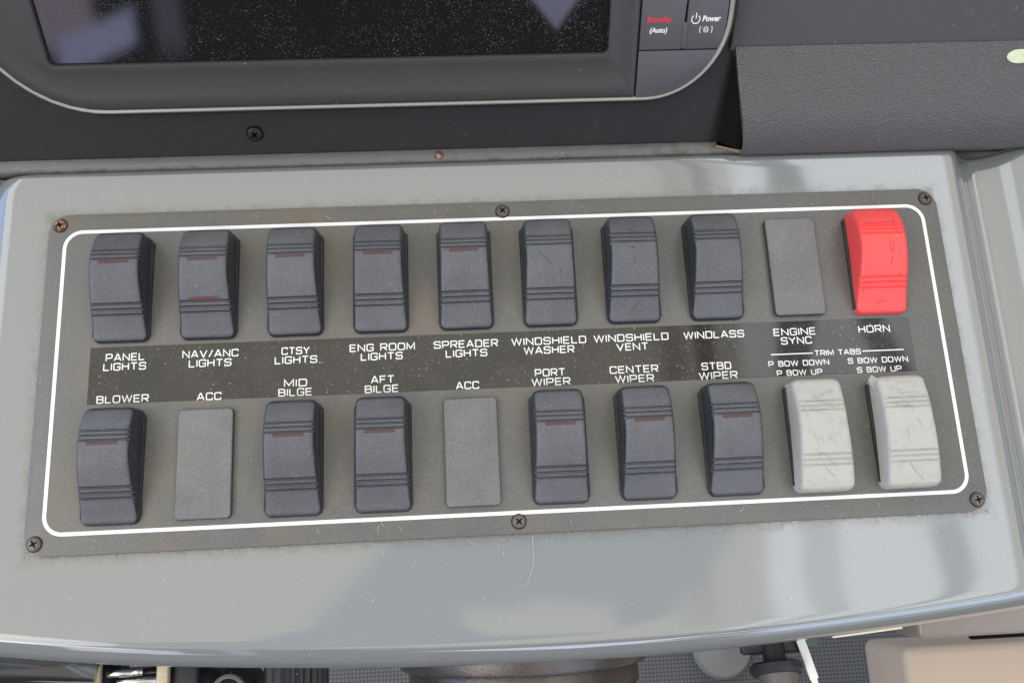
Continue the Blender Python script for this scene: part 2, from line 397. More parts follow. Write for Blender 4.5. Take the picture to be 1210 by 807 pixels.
def console():
    bm = bmesh.new()
    xp = []                                             # profile across x: (x, z)
    xl, r = -.2218, .021
    xp += [(xl - r, -.075), (xl - r, -.04)]
    for i in range(0, 13):
        a = math.radians(180 - 90 * i / 12); xp.append((xl + r * math.cos(a), -r + r * math.sin(a)))
    for i in range(1, 60): xp.append((xl + (.2165 - xl) * i / 60, 0))
    for i in range(0, 40):
        x = .2165 + .046 * i / 39; t = (x - .2165) / .0180
        z = -.0125 * (.5 - .5 * math.cos(math.pi * min(t, 1))) if t <= 1 else -.0125 + .0125 * (.5 - .5 * math.cos(math.pi * min(1, (t - 1) / 1.5)))
        xp.append((x, z))
    xp += [(.30, 0), (.36, 0)]
    R = .0115
    rings = []
    yp = [('w', -.07), ('w', -.05), ('w', -.03)] + [('r', 90 - 90 * i / 14) for i in range(15)] + [('f', i / 40) for i in range(1, 41)]
    yp += [('b', i / 6) for i in range(1, 7)] + [('e', 0)]
    for k, v in yp:
        ring = []
        for x, z in xp:
            ye = spl(x, FE_X, FE_Y)
            x0 = x
            if k == 'w': y, dz = ye - R, v - R
            elif k == 'r': y, dz = ye - R * math.sin(math.radians(v)), -R * (1 - math.cos(math.radians(v)))
            elif k == 'f': y, dz = ye + (.0945 - ye) * v, 0
            elif k == 'b': y, dz = .0945 + .003 * math.sin(math.radians(90 * v)), -.003 * (1 - math.cos(math.radians(90 * v)))
            else: y, dz = .108, -.0045
            rc = .010; q = y - (.0972 - rc)
            if q > 0 and x < .2:                      # the flat turns down round its far left corner
                x += (rc - math.sqrt(max(0, rc * rc - min(q, rc) ** 2))) * max(0, min(1, (-.19 - x) / .03 + .0)) * .8
            ring.append((x, y, z + dz))
        rings.append(ring)
    loft(bm, rings, closed=False)
    bmesh.ops.recalc_face_normals(bm, faces=bm.faces)
    o = obj('console', bm, M['gelcoat']); o['kind'] = 'structure'
    up = sum(p.normal.z * p.area for p in o.data.polygons)
    if up < 0: o.data.flip_normals()
    o['label'] = 'glossy grey moulded console around the switch panel'
    return o
console()

DA = math.atan2(.7455, .6665)
DO = Vector((0, .1035, -.002))
def dframe(name): return empty(name, DO, (DA, 0, 0))
def dashboard():
    bm = bmesh.new(); rbox(bm, (.02, .15, -.01), (.80, .318, .02), .002)
    o = obj('dashboard', bm, M['dash']); o.location = DO; o.rotation_euler = (DA, 0, 0); o['kind'] = 'structure'
    o['label'] = 'black sloping dashboard behind the console'
    bm = bmesh.new(); rbox(bm, (.254, .1695, .0005), (.2985, .25, .004), .0012)
    p = obj('raised_panel', bm, M['paler'], o); p['label'] = 'dark grey vinyl panel, lighter than the dashboard'  # thin slab in a paler grey than the dash plane it lies on
dashboard()
bm = bmesh.new(); bmesh.ops.create_grid(bm, x_segments=1, y_segments=1, size=1.2)
f = obj('floor', bm, M['floor']); f.location = (0, -.5, -.42); f['kind'] = 'structure'; f['label'] = 'grey woven floor below the console'

bm = bmesh.new()
rbox(bm, (.02, .1012, -.0035), (.72, .0062, .0075), .0022, 4)
s = obj('sealing_strip', bm, M['seal']); tag(s, 'dirty grey sealing strip between the console and the black dashboard', 'strip')
bm = bmesh.new(); lathe(bm, [(.0021, 0), (.0021, .0004), (.0012, .0011), (0, .0013)], seg=16)
o = obj('rusty_screw_head', bm, M['screwrust']); o.location = (-.0285, .1005, .0002)
tag(o, 'tiny rusty screw head on the grey sealing strip', 'screw')

# ------------------------------------------------------------------ screws
def screw_bm(r=.0029, h=.0012, rot=0):
    bm = bmesh.new(); seg = 32
    prof = [(r, -.0006), (r, h * .35), (r * .93, h * .62), (r * .80, h * .72), (r * .74, h)]
    rings = [[(a * math.cos(2 * math.pi * i / seg), a * math.sin(2 * math.pi * i / seg), z) for i in range(seg)] for a, z in prof]
    dk = [[(a * math.cos(2 * math.pi * i / seg), a * math.sin(2 * math.pi * i / seg), z) for i in range(seg)] for a, z in ((r * 1.16, .00003), (r * 1.14, .0001), (r * .97, .0001))]
    loft(bm, dk)
    for f_ in bm.faces: f_.material_index = 1
    # cross recess
    R = r * .58; wv = r * .15
    cross = []
    for q in range(4):
        t = math.radians(90 * q) + rot
        for (u, v) in ((wv, -wv), (R, -wv * .7), (R, wv * .7)):
            cross.append((u * math.cos(t) - v * math.sin(t), u * math.sin(t) + v * math.cos(t)))
    V = loft(bm, rings)
    top = V[-1]
    cv = [bm.verts.new((x, y, h * 1.12)) for x, y in cross]
    lo = [bm.verts.new((x * .55, y * .55, h * 1.12 - r * .45)) for x, y in cross]
    ea = [bm.edges.new((cv[i], cv[(i + 1) % 12])) for i in range(12)]
    te = [e for e in bm.edges if e.verts[0] in top and e.verts[1] in top]
    bmesh.ops.bridge_loops(bm, edges=ea + te)
    for i in range(12):
        ff = bm.faces.new((cv[i], cv[(i + 1) % 12], lo[(i + 1) % 12], lo[i])); ff.material_index = 1
    ff = bm.faces.new(lo); ff.material_index = 1
    bmesh.ops.recalc_face_normals(bm, faces=bm.faces)
    return bm

# ------------------------------------------------------------------ the switch panel
PZ = .0026                                               # top of the plate
panel = empty('switch_panel')
tag(panel, 'wide dark grey switch plate with a white border line, screwed to the console', 'switch panel')
bm = bmesh.new(); prism(bm, rrect(-.2046, -.0754, .2052, .0752, .0095, 8), -.0012, PZ, .0005)
obj('plate', bm, M['plate'], panel)
bm = bmesh.new()
A = rrect(-.1977, -.0673, .1981, .0674, .0085, 10); B = inset(A, .0016)
loft(bm, [[(x, y, PZ + .00004) for x, y in A], [(x, y, PZ + .0001) for x, y in A], [(x, y, PZ + .0001) for x, y in B], [(x, y, PZ + .00004) for x, y in B]])
obj('border_line', bm, M['line'], panel, smooth=False)
LZ = PZ + .00018
bm = bmesh.new(); prism(bm, rrect(-.1825, -.0124, .1826, .0127, .0004, 2), PZ + .00002, LZ, .00005, 1)
strip = obj('label_strip', bm, M['label'], panel, smooth=False)
strip['label'] = 'glossy black label strip'

# stroke lettering, squarish and wide
def corner(pts, closed, r=.24, k=4):
    R = []; n = len(pts)
    for i, (x, y, f) in enumerate(pts):
        if not f or (not closed and i in (0, n - 1)): R.append((x, y)); continue
        p = Vector((x, y)); a = Vector(pts[i - 1][:2]); b = Vector(pts[(i + 1) % n][:2])
        da = (a - p); db = (b - p); ra = min(r, da.length * .5, db.length * .5)
        s0 = p + da.normalized() * ra; s1 = p + db.normalized() * ra
        for j in range(k + 1):
            t = j / k; R.append(tuple(s0 * (1 - t) ** 2 + p * 2 * t * (1 - t) + s1 * t * t))
    return R
def G(wd, *strokes): return (wd, strokes)
w1 = 1.0
GL = {
 'A': G(1.1, ([(0, 0, 0), (.5, 1, 0), (.6, 1, 0), (1.1, 0, 0)], 0), ([(.22, .3, 0), (.88, .3, 0)], 0)),
 'B': G(w1, ([(0, 0, 0), (0, 1, 0), (.95, 1, 1), (.95, .53, 1), (0, .53, 0)], 0), ([(0, .53, 0), (1, .53, 1), (1, 0, 1), (0, 0, 0)], 0)),
 'C': G(w1, ([(1, .74, 0), (1, 1, 1), (0, 1, 1), (0, 0, 1), (1, 0, 1), (1, .26, 0)], 0)),
 'D': G(w1, ([(0, 0, 0), (0, 1, 0), (1, 1, 1), (1, 0, 1)], 1)),
 'E': G(.9, ([(.9, 1, 0), (0, 1, 0), (0, 0, 0), (.9, 0, 0)], 0), ([(0, .52, 0), (.82, .52, 0)], 0)),
 'F': G(.88, ([(.88, 1, 0), (0, 1, 0), (0, 0, 0)], 0), ([(0, .5, 0), (.8, .5, 0)], 0)),
 'G': G(w1, ([(1, .76, 0), (1, 1, 1), (0, 1, 1), (0, 0, 1), (1, 0, 1), (1, .47, 0), (.52, .47, 0)], 0)),
 'H': G(w1, ([(0, 0, 0), (0, 1, 0)], 0), ([(1, 0, 0), (1, 1, 0)], 0), ([(0, .52, 0), (1, .52, 0)], 0)),
 'I': G(0., ([(0, 0, 0), (0, 1, 0)], 0)),
 'L': G(.85, ([(0, 1, 0), (0, 0, 0), (.85, 0, 0)], 0)),
 'M': G(1.2, ([(0, 0, 0), (0, 1, 0), (.6, .15, 0), (1.2, 1, 0), (1.2, 0, 0)], 0)),
 'N': G(1.05, ([(0, 0, 0), (0, 1, 0), (1.05, 0, 0), (1.05, 1, 0)], 0)),
 'O': G(1.05, ([(0, 0, 1), (0, 1, 1), (1.05, 1, 1), (1.05, 0, 1)], 1)),
 'P': G(w1, ([(0, 0, 0), (0, 1, 0), (1, 1, 1), (1, .42, 1), (0, .42, 0)], 0)),
 'R': G(w1, ([(0, 0, 0), (0, 1, 0), (1, 1, 1), (1, .45, 1), (0, .45, 0)], 0), ([(.5, .45, 0), (1, 0, 0)], 0)),
 'S': G(w1, ([(.98, .76, 0), (.98, 1, 1), (0, 1, 1), (0, .52, 1), (1, .52, 1), (1, 0, 1), (0, 0, 1), (0, .24, 0)], 0)),
 'T': G(w1, ([(0, 1, 0), (1, 1, 0)], 0), ([(.5, 1, 0), (.5, 0, 0)], 0)),
 'U': G(w1, ([(0, 1, 0), (0, 0, 1), (1, 0, 1), (1, 1, 0)], 0)),
 'V': G(1.1, ([(0, 1, 0), (.55, 0, 0), (1.1, 1, 0)], 0)),
 'W': G(1.55, ([(0, 1, 0), (.38, 0, 0), (.775, 1, 0), (1.17, 0, 0), (1.55, 1, 0)], 0)),
 'Y': G(1.05, ([(0, 1, 0), (.525, .45, 0), (1.05, 1, 0)], 0), ([(.525, .45, 0), (.525, 0, 0)], 0)),
 '/': G(.6, ([(0, -.05, 0), (.6, 1.05, 0)], 0)), ' ': G(.45,)}
def word(bm, text, cx, cy, width, h, sw, z):
    gap = .40; tot = sum(GL[c][0] for c in text) + gap * (len(text) - 1)
    s = (width - sw) / tot; x = cx - (width - sw) / 2; hh = h - sw; k = 0
    for c in text:
        wd, st = GL[c]
        for pts, cl in st:
            P = corner(pts, cl); k += 1
            zz = z + .000004 * (k % 3)
            ribbon(bm, [(x + px * s, cy - hh / 2 + py * hh) for px, py in P], sw, lambda a, b: zz, closed=bool(cl))
        x += (wd + gap) * s
LEG = [("PANEL",-167.4,8.0,16.7),("LIGHTS",-167.4,3.8,18.3),("NAV/ANC",-130.8,8.1,24.2),("LIGHTS",-130.8,3.9,18.4),("BLOWER",-167.5,-10.5,22.2),("ACC",-130.8,-10.9,10.5),("CTSY",-93.9,7.9,12.3),("LIGHTS",-93.7,3.8,18.5),("ENG ROOM",-56.0,8.0,28.7),("LIGHTS",-56.3,3.9,18.4),("SPREADER",-19.1,8.0,28.5),("LIGHTS",-19.0,3.8,18.4),("MID",-93.8,-6.5,10.0),("BILGE",-93.9,-10.6,14.6),("AFT",-56.1,-6.5,10.2),("BILGE",-56.5,-10.7,14.7),("ACC",-19.1,-10.7,10.2),("WINDSHIELD",17.8,8.0,33.5),("WASHER",17.7,3.8,22.6),("WINDSHIELD",54.8,8.0,33.8),("VENT",55.0,3.8,14.4),("WINDLASS",92.3,7.9,27.6),("PORT",17.5,-6.4,13.5),("WIPER",17.7,-10.6,17.2),("CENTER",54.9,-6.5,21.8),("WIPER",54.8,-10.7,17.4),("STBD",91.9,-6.5,13.4),("WIPER",92.3,-10.8,17.4),("ENGINE",129.2,7.8,19.4),("SYNC",129.5,3.7,14.1),("HORN",165.9,7.7,14.6)]
SMALL = [("TRIM TABS",147.6,-2.5,21.3),("P BOW DOWN",129.3,-6.7,27.7),("P BOW UP",129.1,-11.0,20.7),("S BOW DOWN",165.5,-6.7,27.6),("S BOW UP",165.5,-11.0,20.4)]
def legend(words, h, sw, rules=()):
    bm = bmesh.new()
    for t, x, y, wd in words: word(bm, t, x / 1000, y / 1000, wd / 1000, h, sw, LZ + .00003)
    for x, y, wd in rules: ribbon(bm, [((x - wd / 2) / 1000, y / 1000), ((x + wd / 2) / 1000, y / 1000)], .0005, lambda a, b: LZ + .00003)
    o = obj('legend', bm, M['legend'], strip, smooth=False)
    o['label'] = 'white lettering reading ' + ' '.join(t for t, *_ in words)
used = set()
def col_of(e): return round(e[1] / 36.9 + .5), e[2] > 0
cols = {}
for e in LEG: cols.setdefault(col_of(e), []).append(e)
for k, ws in cols.items(): legend(ws, .0034, .00050)
legend(SMALL[:1], .0026, .00043, [(126.7, -2.4, 19.2), (168.5, -2.4, 19.0)])
legend(SMALL[1:3], .0026, .00043); legend(SMALL[3:], .0026, .00043)

for x, y, kind, rot in ((-.1995, .0700, 'r', .3), (0, .0702, 's', .75), (.1998, .0700, 's', .15), (-.2, -.0700, 's', .5), (.0005, -.0702, 's', .75), (.2, -.0703, 's', .2)):
    o = obj('screw', screw_bm(rot=rot), None, panel, mats=[M['screwrust' if kind == 'r' else 'screw'], M['recess']])
    o.location = (x, y, PZ)
    if kind == 'r': o['label'] = 'rusty brown screw'

# ------------------------------------------------------------------ rocker switches
OFF = ([-24.0, -22, -20, -13.6, -7, 0, 6.5, 12.5, 17, 20, 22.5, 24.6], [2.6, 3.1, 3.9, 7.2, 10.6, 13.5, 14.7, 14.4, 13.0, 11.6, 10.2, 8.7])
MIDP = ([-24.2, -22, -18, -12, -5, 0, 5, 12, 18, 22, 24.4], [8.0, 9.0, 10.2, 11.6, 12.7, 13.0, 13.0, 12.4, 11.0, 9.8, 8.8])
HW = .0107
GROOVES = [13.9, 11.9, 9.9, -8.9, -11.1, -13.3]
def rocker_h(prof, y, r_e=.0022):
    L0, L1 = prof[0][0] / 1000, prof[0][-1] / 1000
    h = spl(y * 1000, prof[0], prof[1]) / 1000
    e = min(y - L0, L1 - y)
    if e < r_e: h -= r_e - math.sqrt(max(0, r_e ** 2 - (r_e - max(e, 0)) ** 2))
    return h
def rocker_bm(prof, marks=(), rough=0.0):
    bm = bmesh.new()
    L0, L1 = prof[0][0] / 1000, prof[0][-1] / 1000
    ys = set()
    for i in range(57): ys.add(round(L0 + (L1 - L0) * i / 56, 6))
    for e in (0, .00008, .0003, .0006, .001, .0014, .0018): ys.add(round(L0 + e, 6)); ys.add(round(L1 - e, 6))
    for g in GROOVES:
        for d in (-.00062, -.00048, -.00034, -.00022, -.0001, .0001, .00022, .00034, .00048, .00062): ys.add(round(g / 1000 + d, 6))
    ys = sorted(ys); rc = .0029; r = .0023
    rings = []
    for y in ys:
        e = min(y - L0, L1 - y); hw = HW + .0010 * max(0, min(1, (.004 - y) / .024))
        if e < rc: hw -= rc - math.sqrt(max(0, rc ** 2 - (rc - e) ** 2))
        h = rocker_h(prof, y); dg = 0
        for g in GROOVES:
            d = abs(y - g / 1000)
            if d < .00036: dg = .00045 * min(1, (.00036 - d) / .00018)
            elif d < .00062: dg = -.00012
        rr = min(r, max(h * .5, .0004)); ring = []
        fl = .0007
        z0 = -.0012
        side = [z0, (z0 + h - rr) * .5, h - rr]
        pts = []
        for i, z in enumerate(side): pts.append((hw + fl * (1 - i / 2) - (.0), z))
        for i in range(1, 6):
            a = math.radians(90 * i / 5); pts.append((hw - rr + rr * math.cos(a), h - rr + rr * math.sin(a)))
        R = []
        inner = [.82, .6, .35, .12]
        for x, z in pts: R.append((x, z))
        for q in inner: R.append(((hw - rr) * q, h))
        full = [(-x, z) for x, z in R] + [(x, z) for x, z in reversed(R)]
        for x, z in full:
            k = dg if z > h - .0012 else 0
            nz = rough * (math.sin(x * 2100 + y * 900) * math.sin(y * 1700 - x * 400)) if rough and z > h - .001 else 0
            ring.append((x, y, z - k + nz))
        rings.append(ring)
    V = loft(bm, rings, closed=False)
    bm.faces.new(V[0][::-1]); bm.faces.new(V[-1])
    bmesh.ops.recalc_face_normals(bm, faces=bm.faces)
    for pts, wd in marks:
        D = []
        for (a, b), (c, d) in zip(pts, pts[1:]):
            k = max(1, int(abs(d - b) / .6))
            for i in range(k): D.append((a + (c - a) * i / k, b + (d - b) * i / k))
        D.append(pts[-1])
        ribbon(bm, [(x / 1000, y / 1000) for x, y in D], wd / 1000, lambda x, y: rocker_h(prof, y) + .00012, mi=1)
    return bm
def lens_bm(prof, y):
    bm = bmesh.new(); W = .0063; H = .00105; rings = []
    for j in range(5):
        yy = y + H * (2 * j / 4 - 1); rings.append([(W * (2 * i / 8 - 1), yy, rocker_h(prof, yy) + (.00016 if 0 < j < 4 else -.0004)) for i in range(9)])
    loft(bm, rings, closed=False); bmesh.ops.recalc_face_normals(bm, faces=bm.faces)
    if sum(f.normal.z for f in bm.faces) < 0: bmesh.ops.reverse_faces(bm, faces=bm.faces)
    return bm
def bezel_bm():
    bm = bmesh.new(); A = rrect(-.0123, -.0218, .0123, .0222, .0012, 3); B = inset(A, .0012)
    loft(bm, [[(x, y, -.0005) for x, y in A], [(x, y, .0016) for x, y in A], [(x, y, .0021) for x, y in inset(A, .0004)], [(x, y, .0021) for x, y in B], [(x, y, .0006) for x, y in B]], cap1=True)
    return bm
def mk(*a): o = obj(*a); me = o.data; bpy.data.objects.remove(o); return me
ME_BEZEL = mk('bezel', bezel_bm(), M['bezel'])
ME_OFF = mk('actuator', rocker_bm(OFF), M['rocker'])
ME_L1 = mk('indicator_lens', lens_bm(OFF, .0086), M['lens'])
ME_L2 = mk('indicator_lens', lens_bm(OFF, -.0079), M['lens'])
PITCH = .0377; X0 = .0004 - 4.5 * PITCH; YT, YB = .0383, -.0399
GRP = 'black rocker switches on the panel'
def rocker(col, y, label, lenses, group, mesh=None, mat=None, marks=(), mmat=None, prof=OFF, rough=0.0):
    t = empty('rocker_switch', (X0 + col * PITCH, y, PZ), (0, 0, math.radians(random.uniform(-.4, .4))))
    tag(t, label, 'switch', group)
    inst('bezel', ME_BEZEL, t)
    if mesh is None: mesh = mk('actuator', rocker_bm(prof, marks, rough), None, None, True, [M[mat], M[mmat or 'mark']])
    a = inst('actuator', mesh, t)
    if 'u' in lenses: inst('indicator_lens', ME_L1, a)
    if 'l' in lenses: inst('indicator_lens', ME_L2, a)
    return t
top = [('PANEL LIGHTS', 'u'), ('NAV/ANC LIGHTS', 'ul'), ('CTSY LIGHTS', 'u'), ('ENG ROOM LIGHTS', 'u'), ('SPREADER LIGHTS', 'u'), ('WINDSHIELD WASHER', ''), ('WINDSHIELD VENT', ''), ('WINDLASS', '')]
MARKS = {4: ([[(2.5, -12.5), (4.5, -16), (1.8, -20), (1.0, -22)], [(-2, -22), (1, -20.5), (2.5, -22.5)]], 'scuff'),
         2: ([[(6, 4.2), (7.5, 3.4), (9, 1.5)], [(-2, 7), (-1.4, 6.4)]], 'scuff'),
         5: ([[(-5, 7.5), (-2.5, 4), (0, 1.5)], [(0, 1.5), (.8, .6)], [(4, -1), (5, -3)]], 'mark'),
         6: ([[(-3.5, 8.2), (-1.5, 7.0), (-.8, 6.6)], [(-1.5, 7.0), (.2, 7.4)], [(-1, 3), (0, 0)], [(2.5, -14), (.5, -17), (-2, -19)], [(-3, 17), (3, 13.8)]], 'mark')}
for k, (t, L) in enumerate(top):
    d = {'u': 'black rocker switch with one red lens above the legend ', 'ul': 'black rocker switch with two red lenses above the legend ', '': 'plain black rocker switch without a lens above the legend '}[L] + t
    if k in MARKS:
        mk_, mm_ = MARKS[k]
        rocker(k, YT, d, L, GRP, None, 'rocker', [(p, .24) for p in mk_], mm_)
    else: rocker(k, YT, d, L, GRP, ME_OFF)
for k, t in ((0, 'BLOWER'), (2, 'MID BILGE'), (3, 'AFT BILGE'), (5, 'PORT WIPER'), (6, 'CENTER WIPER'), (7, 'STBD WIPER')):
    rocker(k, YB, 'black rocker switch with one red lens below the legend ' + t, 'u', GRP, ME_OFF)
# red horn rocker
hm = [([(1.5, 7.5), (2.2, 5.2), (2.0, 3.0), (3.2, 1.2), (3.8, 3.4), (3.4, 6)], .15), ([(3.0, -1), (2.6, -3), (2.8, -4.2)], .24), ([(-3.5, -20), (-1.5, -19.2), (1.0, -18.6)], .17), ([(6, -7.5), (7, -7.9)], .22),
      ([(-8, 15.6), (-3, 15.2), (3, 15.5), (6.5, 15.0)], .15), ([(6.2, 17.5), (5.2, 14), (6.4, 10.2), (7.6, 9.4)], .18)]
rocker(9, YT, 'bright red rocker switch, scuffed on top, above the legend HORN', '', None, None, 'red', hm, 'markred')
# cracked white trim tab rockers
def cracks(seed, extra):
    rd = random.Random(seed); R = []
    for i in range(20):
        x = rd.uniform(-9, 2); y = rd.uniform(8, 19); P = [(x, y)]
        for j in range(rd.randint(2, 5)): x += rd.uniform(.8, 2.4); y += rd.uniform(-.5, .5); P.append((min(x, 9), y))
        R.append((P, rd.uniform(.06, .15)))
    for i in range(7):
        x = rd.uniform(-6, 5); y = rd.uniform(-4, 7); R.append(([(x, y), (x + rd.uniform(.3, 1), y - rd.uniform(1, 2.5)), (x + rd.uniform(.6, 2), y - rd.uniform(2.5, 4))], .09))
    return R + extra
rocker(8, YB, 'dirty white rocker switch below the legend P BOW UP', '', 'white trim tab rocker switches', None, 'white', cracks(3, [([(-3, -12.5), (-1, -15), (2.5, -18.5)], .18)]), 'markwhite', MIDP, .00012)
rk = rocker(9, YB, 'dirty white rocker switch with a torn corner below the legend S BOW UP', '', 'white trim tab rocker switches', None, 'white', cracks(8, [([(-3, -13.5), (0, -18), (3, -21.5)], .3)]), 'markwhite', MIDP, .00016)
bm = bmesh.new()
fl = [(-.0118, .0212, .003), (-.0128, .0232, .0055), (-.0118, .0252, .0070), (-.0106, .0236, .0088), (-.0100, .0205, .0082), (-.0104, .0180, .0050)]
vv = [bm.verts.new(p) for p in fl]; v2 = [bm.verts.new((p[0] + .0007, p[1] - .0003, p[2] - .0003)) for p in fl]
bm.faces.new(vv); bm.faces.new(v2[::-1])
for i in range(6): bm.faces.new((vv[i], v2[i], v2[(i + 1) % 6], vv[(i + 1) % 6]))
bmesh.ops.recalc_face_normals(bm, faces=bm.faces)
act = [c for c in rk.children if c.name.startswith('actuator')][0]
obj('torn_skin', bm, M['white'], act, smooth=False)
# blank covers
bm = bmesh.new(); prism(bm, rrect(-.0117, -.0233, .0117, .0233, .0020, 5), -.0004, .0026, .0009, 3)
ME_BLANK = mk('blank_cover', bm, M['blank'])
for k, y, lab in ((8, YT, 'flat black blank cover above the legend ENGINE SYNC'), (1, YB, 'flat black blank cover below ACC, between the BLOWER and MID BILGE switches'), (4, YB, 'flat black blank cover below ACC, between the AFT BILGE and PORT WIPER switches')):
    o = inst('blank_cover', ME_BLANK, None, (X0 + k * PITCH + .0002, y, PZ)); tag(o, lab, 'blank cover', 'flat blank covers in the switch panel')

# ------------------------------------------------------------------ chartplotter on the dashboard
pl = dframe('chartplotter')
tag(pl, 'dark chart display with a silver rim and a dusty black screen', 'chartplotter')
OUT = rrect(-.2235, .0255, .1020, .205, (.052, .037, .02, .02), 14)
bm = bmesh.new(); loft(bm, [[(x, y, z) for x, y in inset(OUT, d)] for d, z in ((-.0012, -.001), (-.0026, .002), (-.0028, .004), (-.0022, .006), (-.0010, .0075), (.0010, .0086), (.0030, .0088))], cap1=True)
obj('back_case', bm, M['case'], pl)
bm = bmesh.new(); Q = inset(OUT, .0026)
loft(bm, [[(x, y, .0055) for x, y in inset(OUT, .0009)], [(x, y, .0068) for x, y in OUT], [(x, y, .0098) for x, y in OUT], [(x, y, .0112) for x, y in inset(OUT, .0005)], [(x, y, .0117) for x, y in inset(OUT, .0012)], [(x, y, .0112) for x, y in Q], [(x, y, .006) for x, y in Q]])
obj('silver_rim', bm, M['trim'], pl)
bm = bmesh.new(); k = 10
Fo = rrect(-.2210, .0279, .0606, .2026, (.0495, .0006, .0006, .018), k); Fi = rrect(-.1906, .0478, .0476, .186, .0022, k)
rings = []
for f, z in ((0, .006), (0, .0118), (.02, .0123), (.08, .0128), (.3, .0124), (.55, .0118), (.85, .0124), (.96, .0127), (.985, .0126), (1, .0121), (1, .0090)):
    rings.append([(a[0] + (b[0] - a[0]) * f, a[1] + (b[1] - a[1]) * f, z) for a, b in zip(Fo, Fi)])
loft(bm, rings); obj('bezel', bm, M['face'], pl)
bm = bmesh.new(); prism(bm, rrect(-.1915, .0468, .0485, .187, .001, 2), .008, .0104, .0002, 1)
obj('screen', bm, M['screen'], pl, smooth=False)
cx, cy, rr = .0986 - .0334, .0279 + .0334, .0334
def arc(v0, v1, n=8):
    a0 = math.asin((v0 - cy) / rr); a1 = math.asin((min(v1, cy) - cy) / rr)
    return [(cx + rr * math.cos(a0 + (a1 - a0) * i / n), cy + rr * math.sin(a0 + (a1 - a0) * i / n)) for i in range(n + 1)]
bm = bmesh.new(); prism(bm, [(.0612, .0279), (cx, .0279)] + arc(.02791, .0484, 10)[1:] + [(.0612, .0484)], .006, .0124, .0003)
obj('key_cover', bm, M['key'], pl)
bm = bmesh.new(); prism(bm, [(.0612, .0489), (.0797, .0489), (.0806, .0735), (.0612, .0735)], .006, .0125, .0004)
kst = obj('standby_key', bm, M['key'], pl)
bm = bmesh.new(); prism(bm, [(.0812, .0489)] + arc(.0489, .0613, 6) + [(.0986, .0735), (.0812, .0735)], .006, .0125, .0004)
kpw = obj('power_key', bm, M['key'], pl)
bm = bmesh.new(); prism(bm, rrect(.0794, .0492, .0817, .0605, .0011, 5), .006, .0130, .0005)
obj('key_divider', bm, M['key'], pl)
bm = bmesh.new(); prism(bm, [(.0612, .0739), (.0986, .0739), (.0986, .2), (.0612, .2)], .006, .0124, .0004)
obj('upper_key_cover', bm, M['key'], pl)
bm = bmesh.new(); prism(bm, rrect(.0678, .0704, .0940, .092, .002, 5), .008, .0129, .0003)
obj('card_slot', bm, M['recess'], pl)
def font_word(text, name, cx_, cy_, width, z, mat, parent, shear=0., off=0.0, height=None):
    cu = bpy.data.curves.new(name, 'FONT'); cu.body = text; cu.size = .003; cu.shear = shear; cu.offset = off; cu.resolution_u = 3
    t = bpy.data.objects.new(name, cu); C.objects.link(t)
    bpy.context.view_layer.update()
    me = bpy.data.meshes.new_from_object(t.evaluated_get(bpy.context.evaluated_depsgraph_get()))
    bpy.data.objects.remove(t); bpy.data.curves.remove(cu)
    xs = [v.co.x for v in me.vertices]; ys = [v.co.y for v in me.vertices]
    s = width / (max(xs) - min(xs)); sy = s if not height else height / (max(ys) - min(ys))
    for v in me.vertices: v.co = ((v.co.x - (max(xs) + min(xs)) / 2) * s + cx_, (v.co.y - (max(ys) + min(ys)) / 2) * sy + cy_, z)
    me.name = name; me.materials.clear(); me.materials.append(mat)
    o = bpy.data.objects.new(name, me); C.objects.link(o); o.parent = parent; return o
o = font_word('Standby', 'legend', .0690, .0615, .0108, .01262, M['redink'], kst, .18, .00009, .0031); o['label'] = 'red lettering reading Standby'
o = font_word('(Auto)', 'legend', .0690, .0570, .0076, .01262, M['legend'], kst, .18, .00008, .0029); o['label'] = 'white lettering reading (Auto)'
o = font_word('Power', 'legend', .0917, .0618, .0080, .01262, M['legend'], kpw, .18, .00010, .0025); o['label'] = 'white lettering reading Power'
bm = bmesh.new(); zf = lambda a, b: .01263
pc = (.0848, .0617)
ribbon(bm, [(pc[0] + .0018 * math.cos(math.radians(a)), pc[1] - .0001 + .0018 * math.sin(math.radians(a))) for a in range(125, 416, 12)], .00042, zf)
ribbon(bm, [(pc[0] + .0001, pc[1] + .0026), (pc[0] + .0001, pc[1] + .0002)], .00042, lambda a, b: .01264)
o = obj('power_symbol', bm, M['legend'], kpw, smooth=False); o['label'] = 'white power symbol of an open ring and a bar'
bm = bmesh.new(); sc = (.0897, .0572)
for i in range(8):
    a = math.radians(45 * i); ribbon(bm, [(sc[0] + .0004 * math.cos(a), sc[1] + .0004 * math.sin(a)), (sc[0] + .0015 * math.cos(a), sc[1] + .0015 * math.sin(a))], .0003, lambda x, y: .01263 + .000004 * i)
for sg in (-1, 1): ribbon(bm, [(sc[0] + sg * (.0022 + .0005 * math.cos(math.radians(a))), sc[1] + .0014 * math.sin(math.radians(a))) for a in range(-75, 76, 15)], .0003, zf)
o = obj('brightness_symbol', bm, M['legend'], kpw, smooth=False); o['label'] = 'white sun symbol between brackets'
o = obj('dashboard_screw', screw_bm(.0033, .0013, .6), None, None, mats=[M['screwblack'], M['black']])
o.matrix_world = Matrix.Translation(DO) @ Matrix.Rotation(DA, 4, 'X') @ Matrix.Translation((-.1128, .0112, .0004))
tag(o, 'black cross-head screw in the dashboard under the chart display', 'screw')

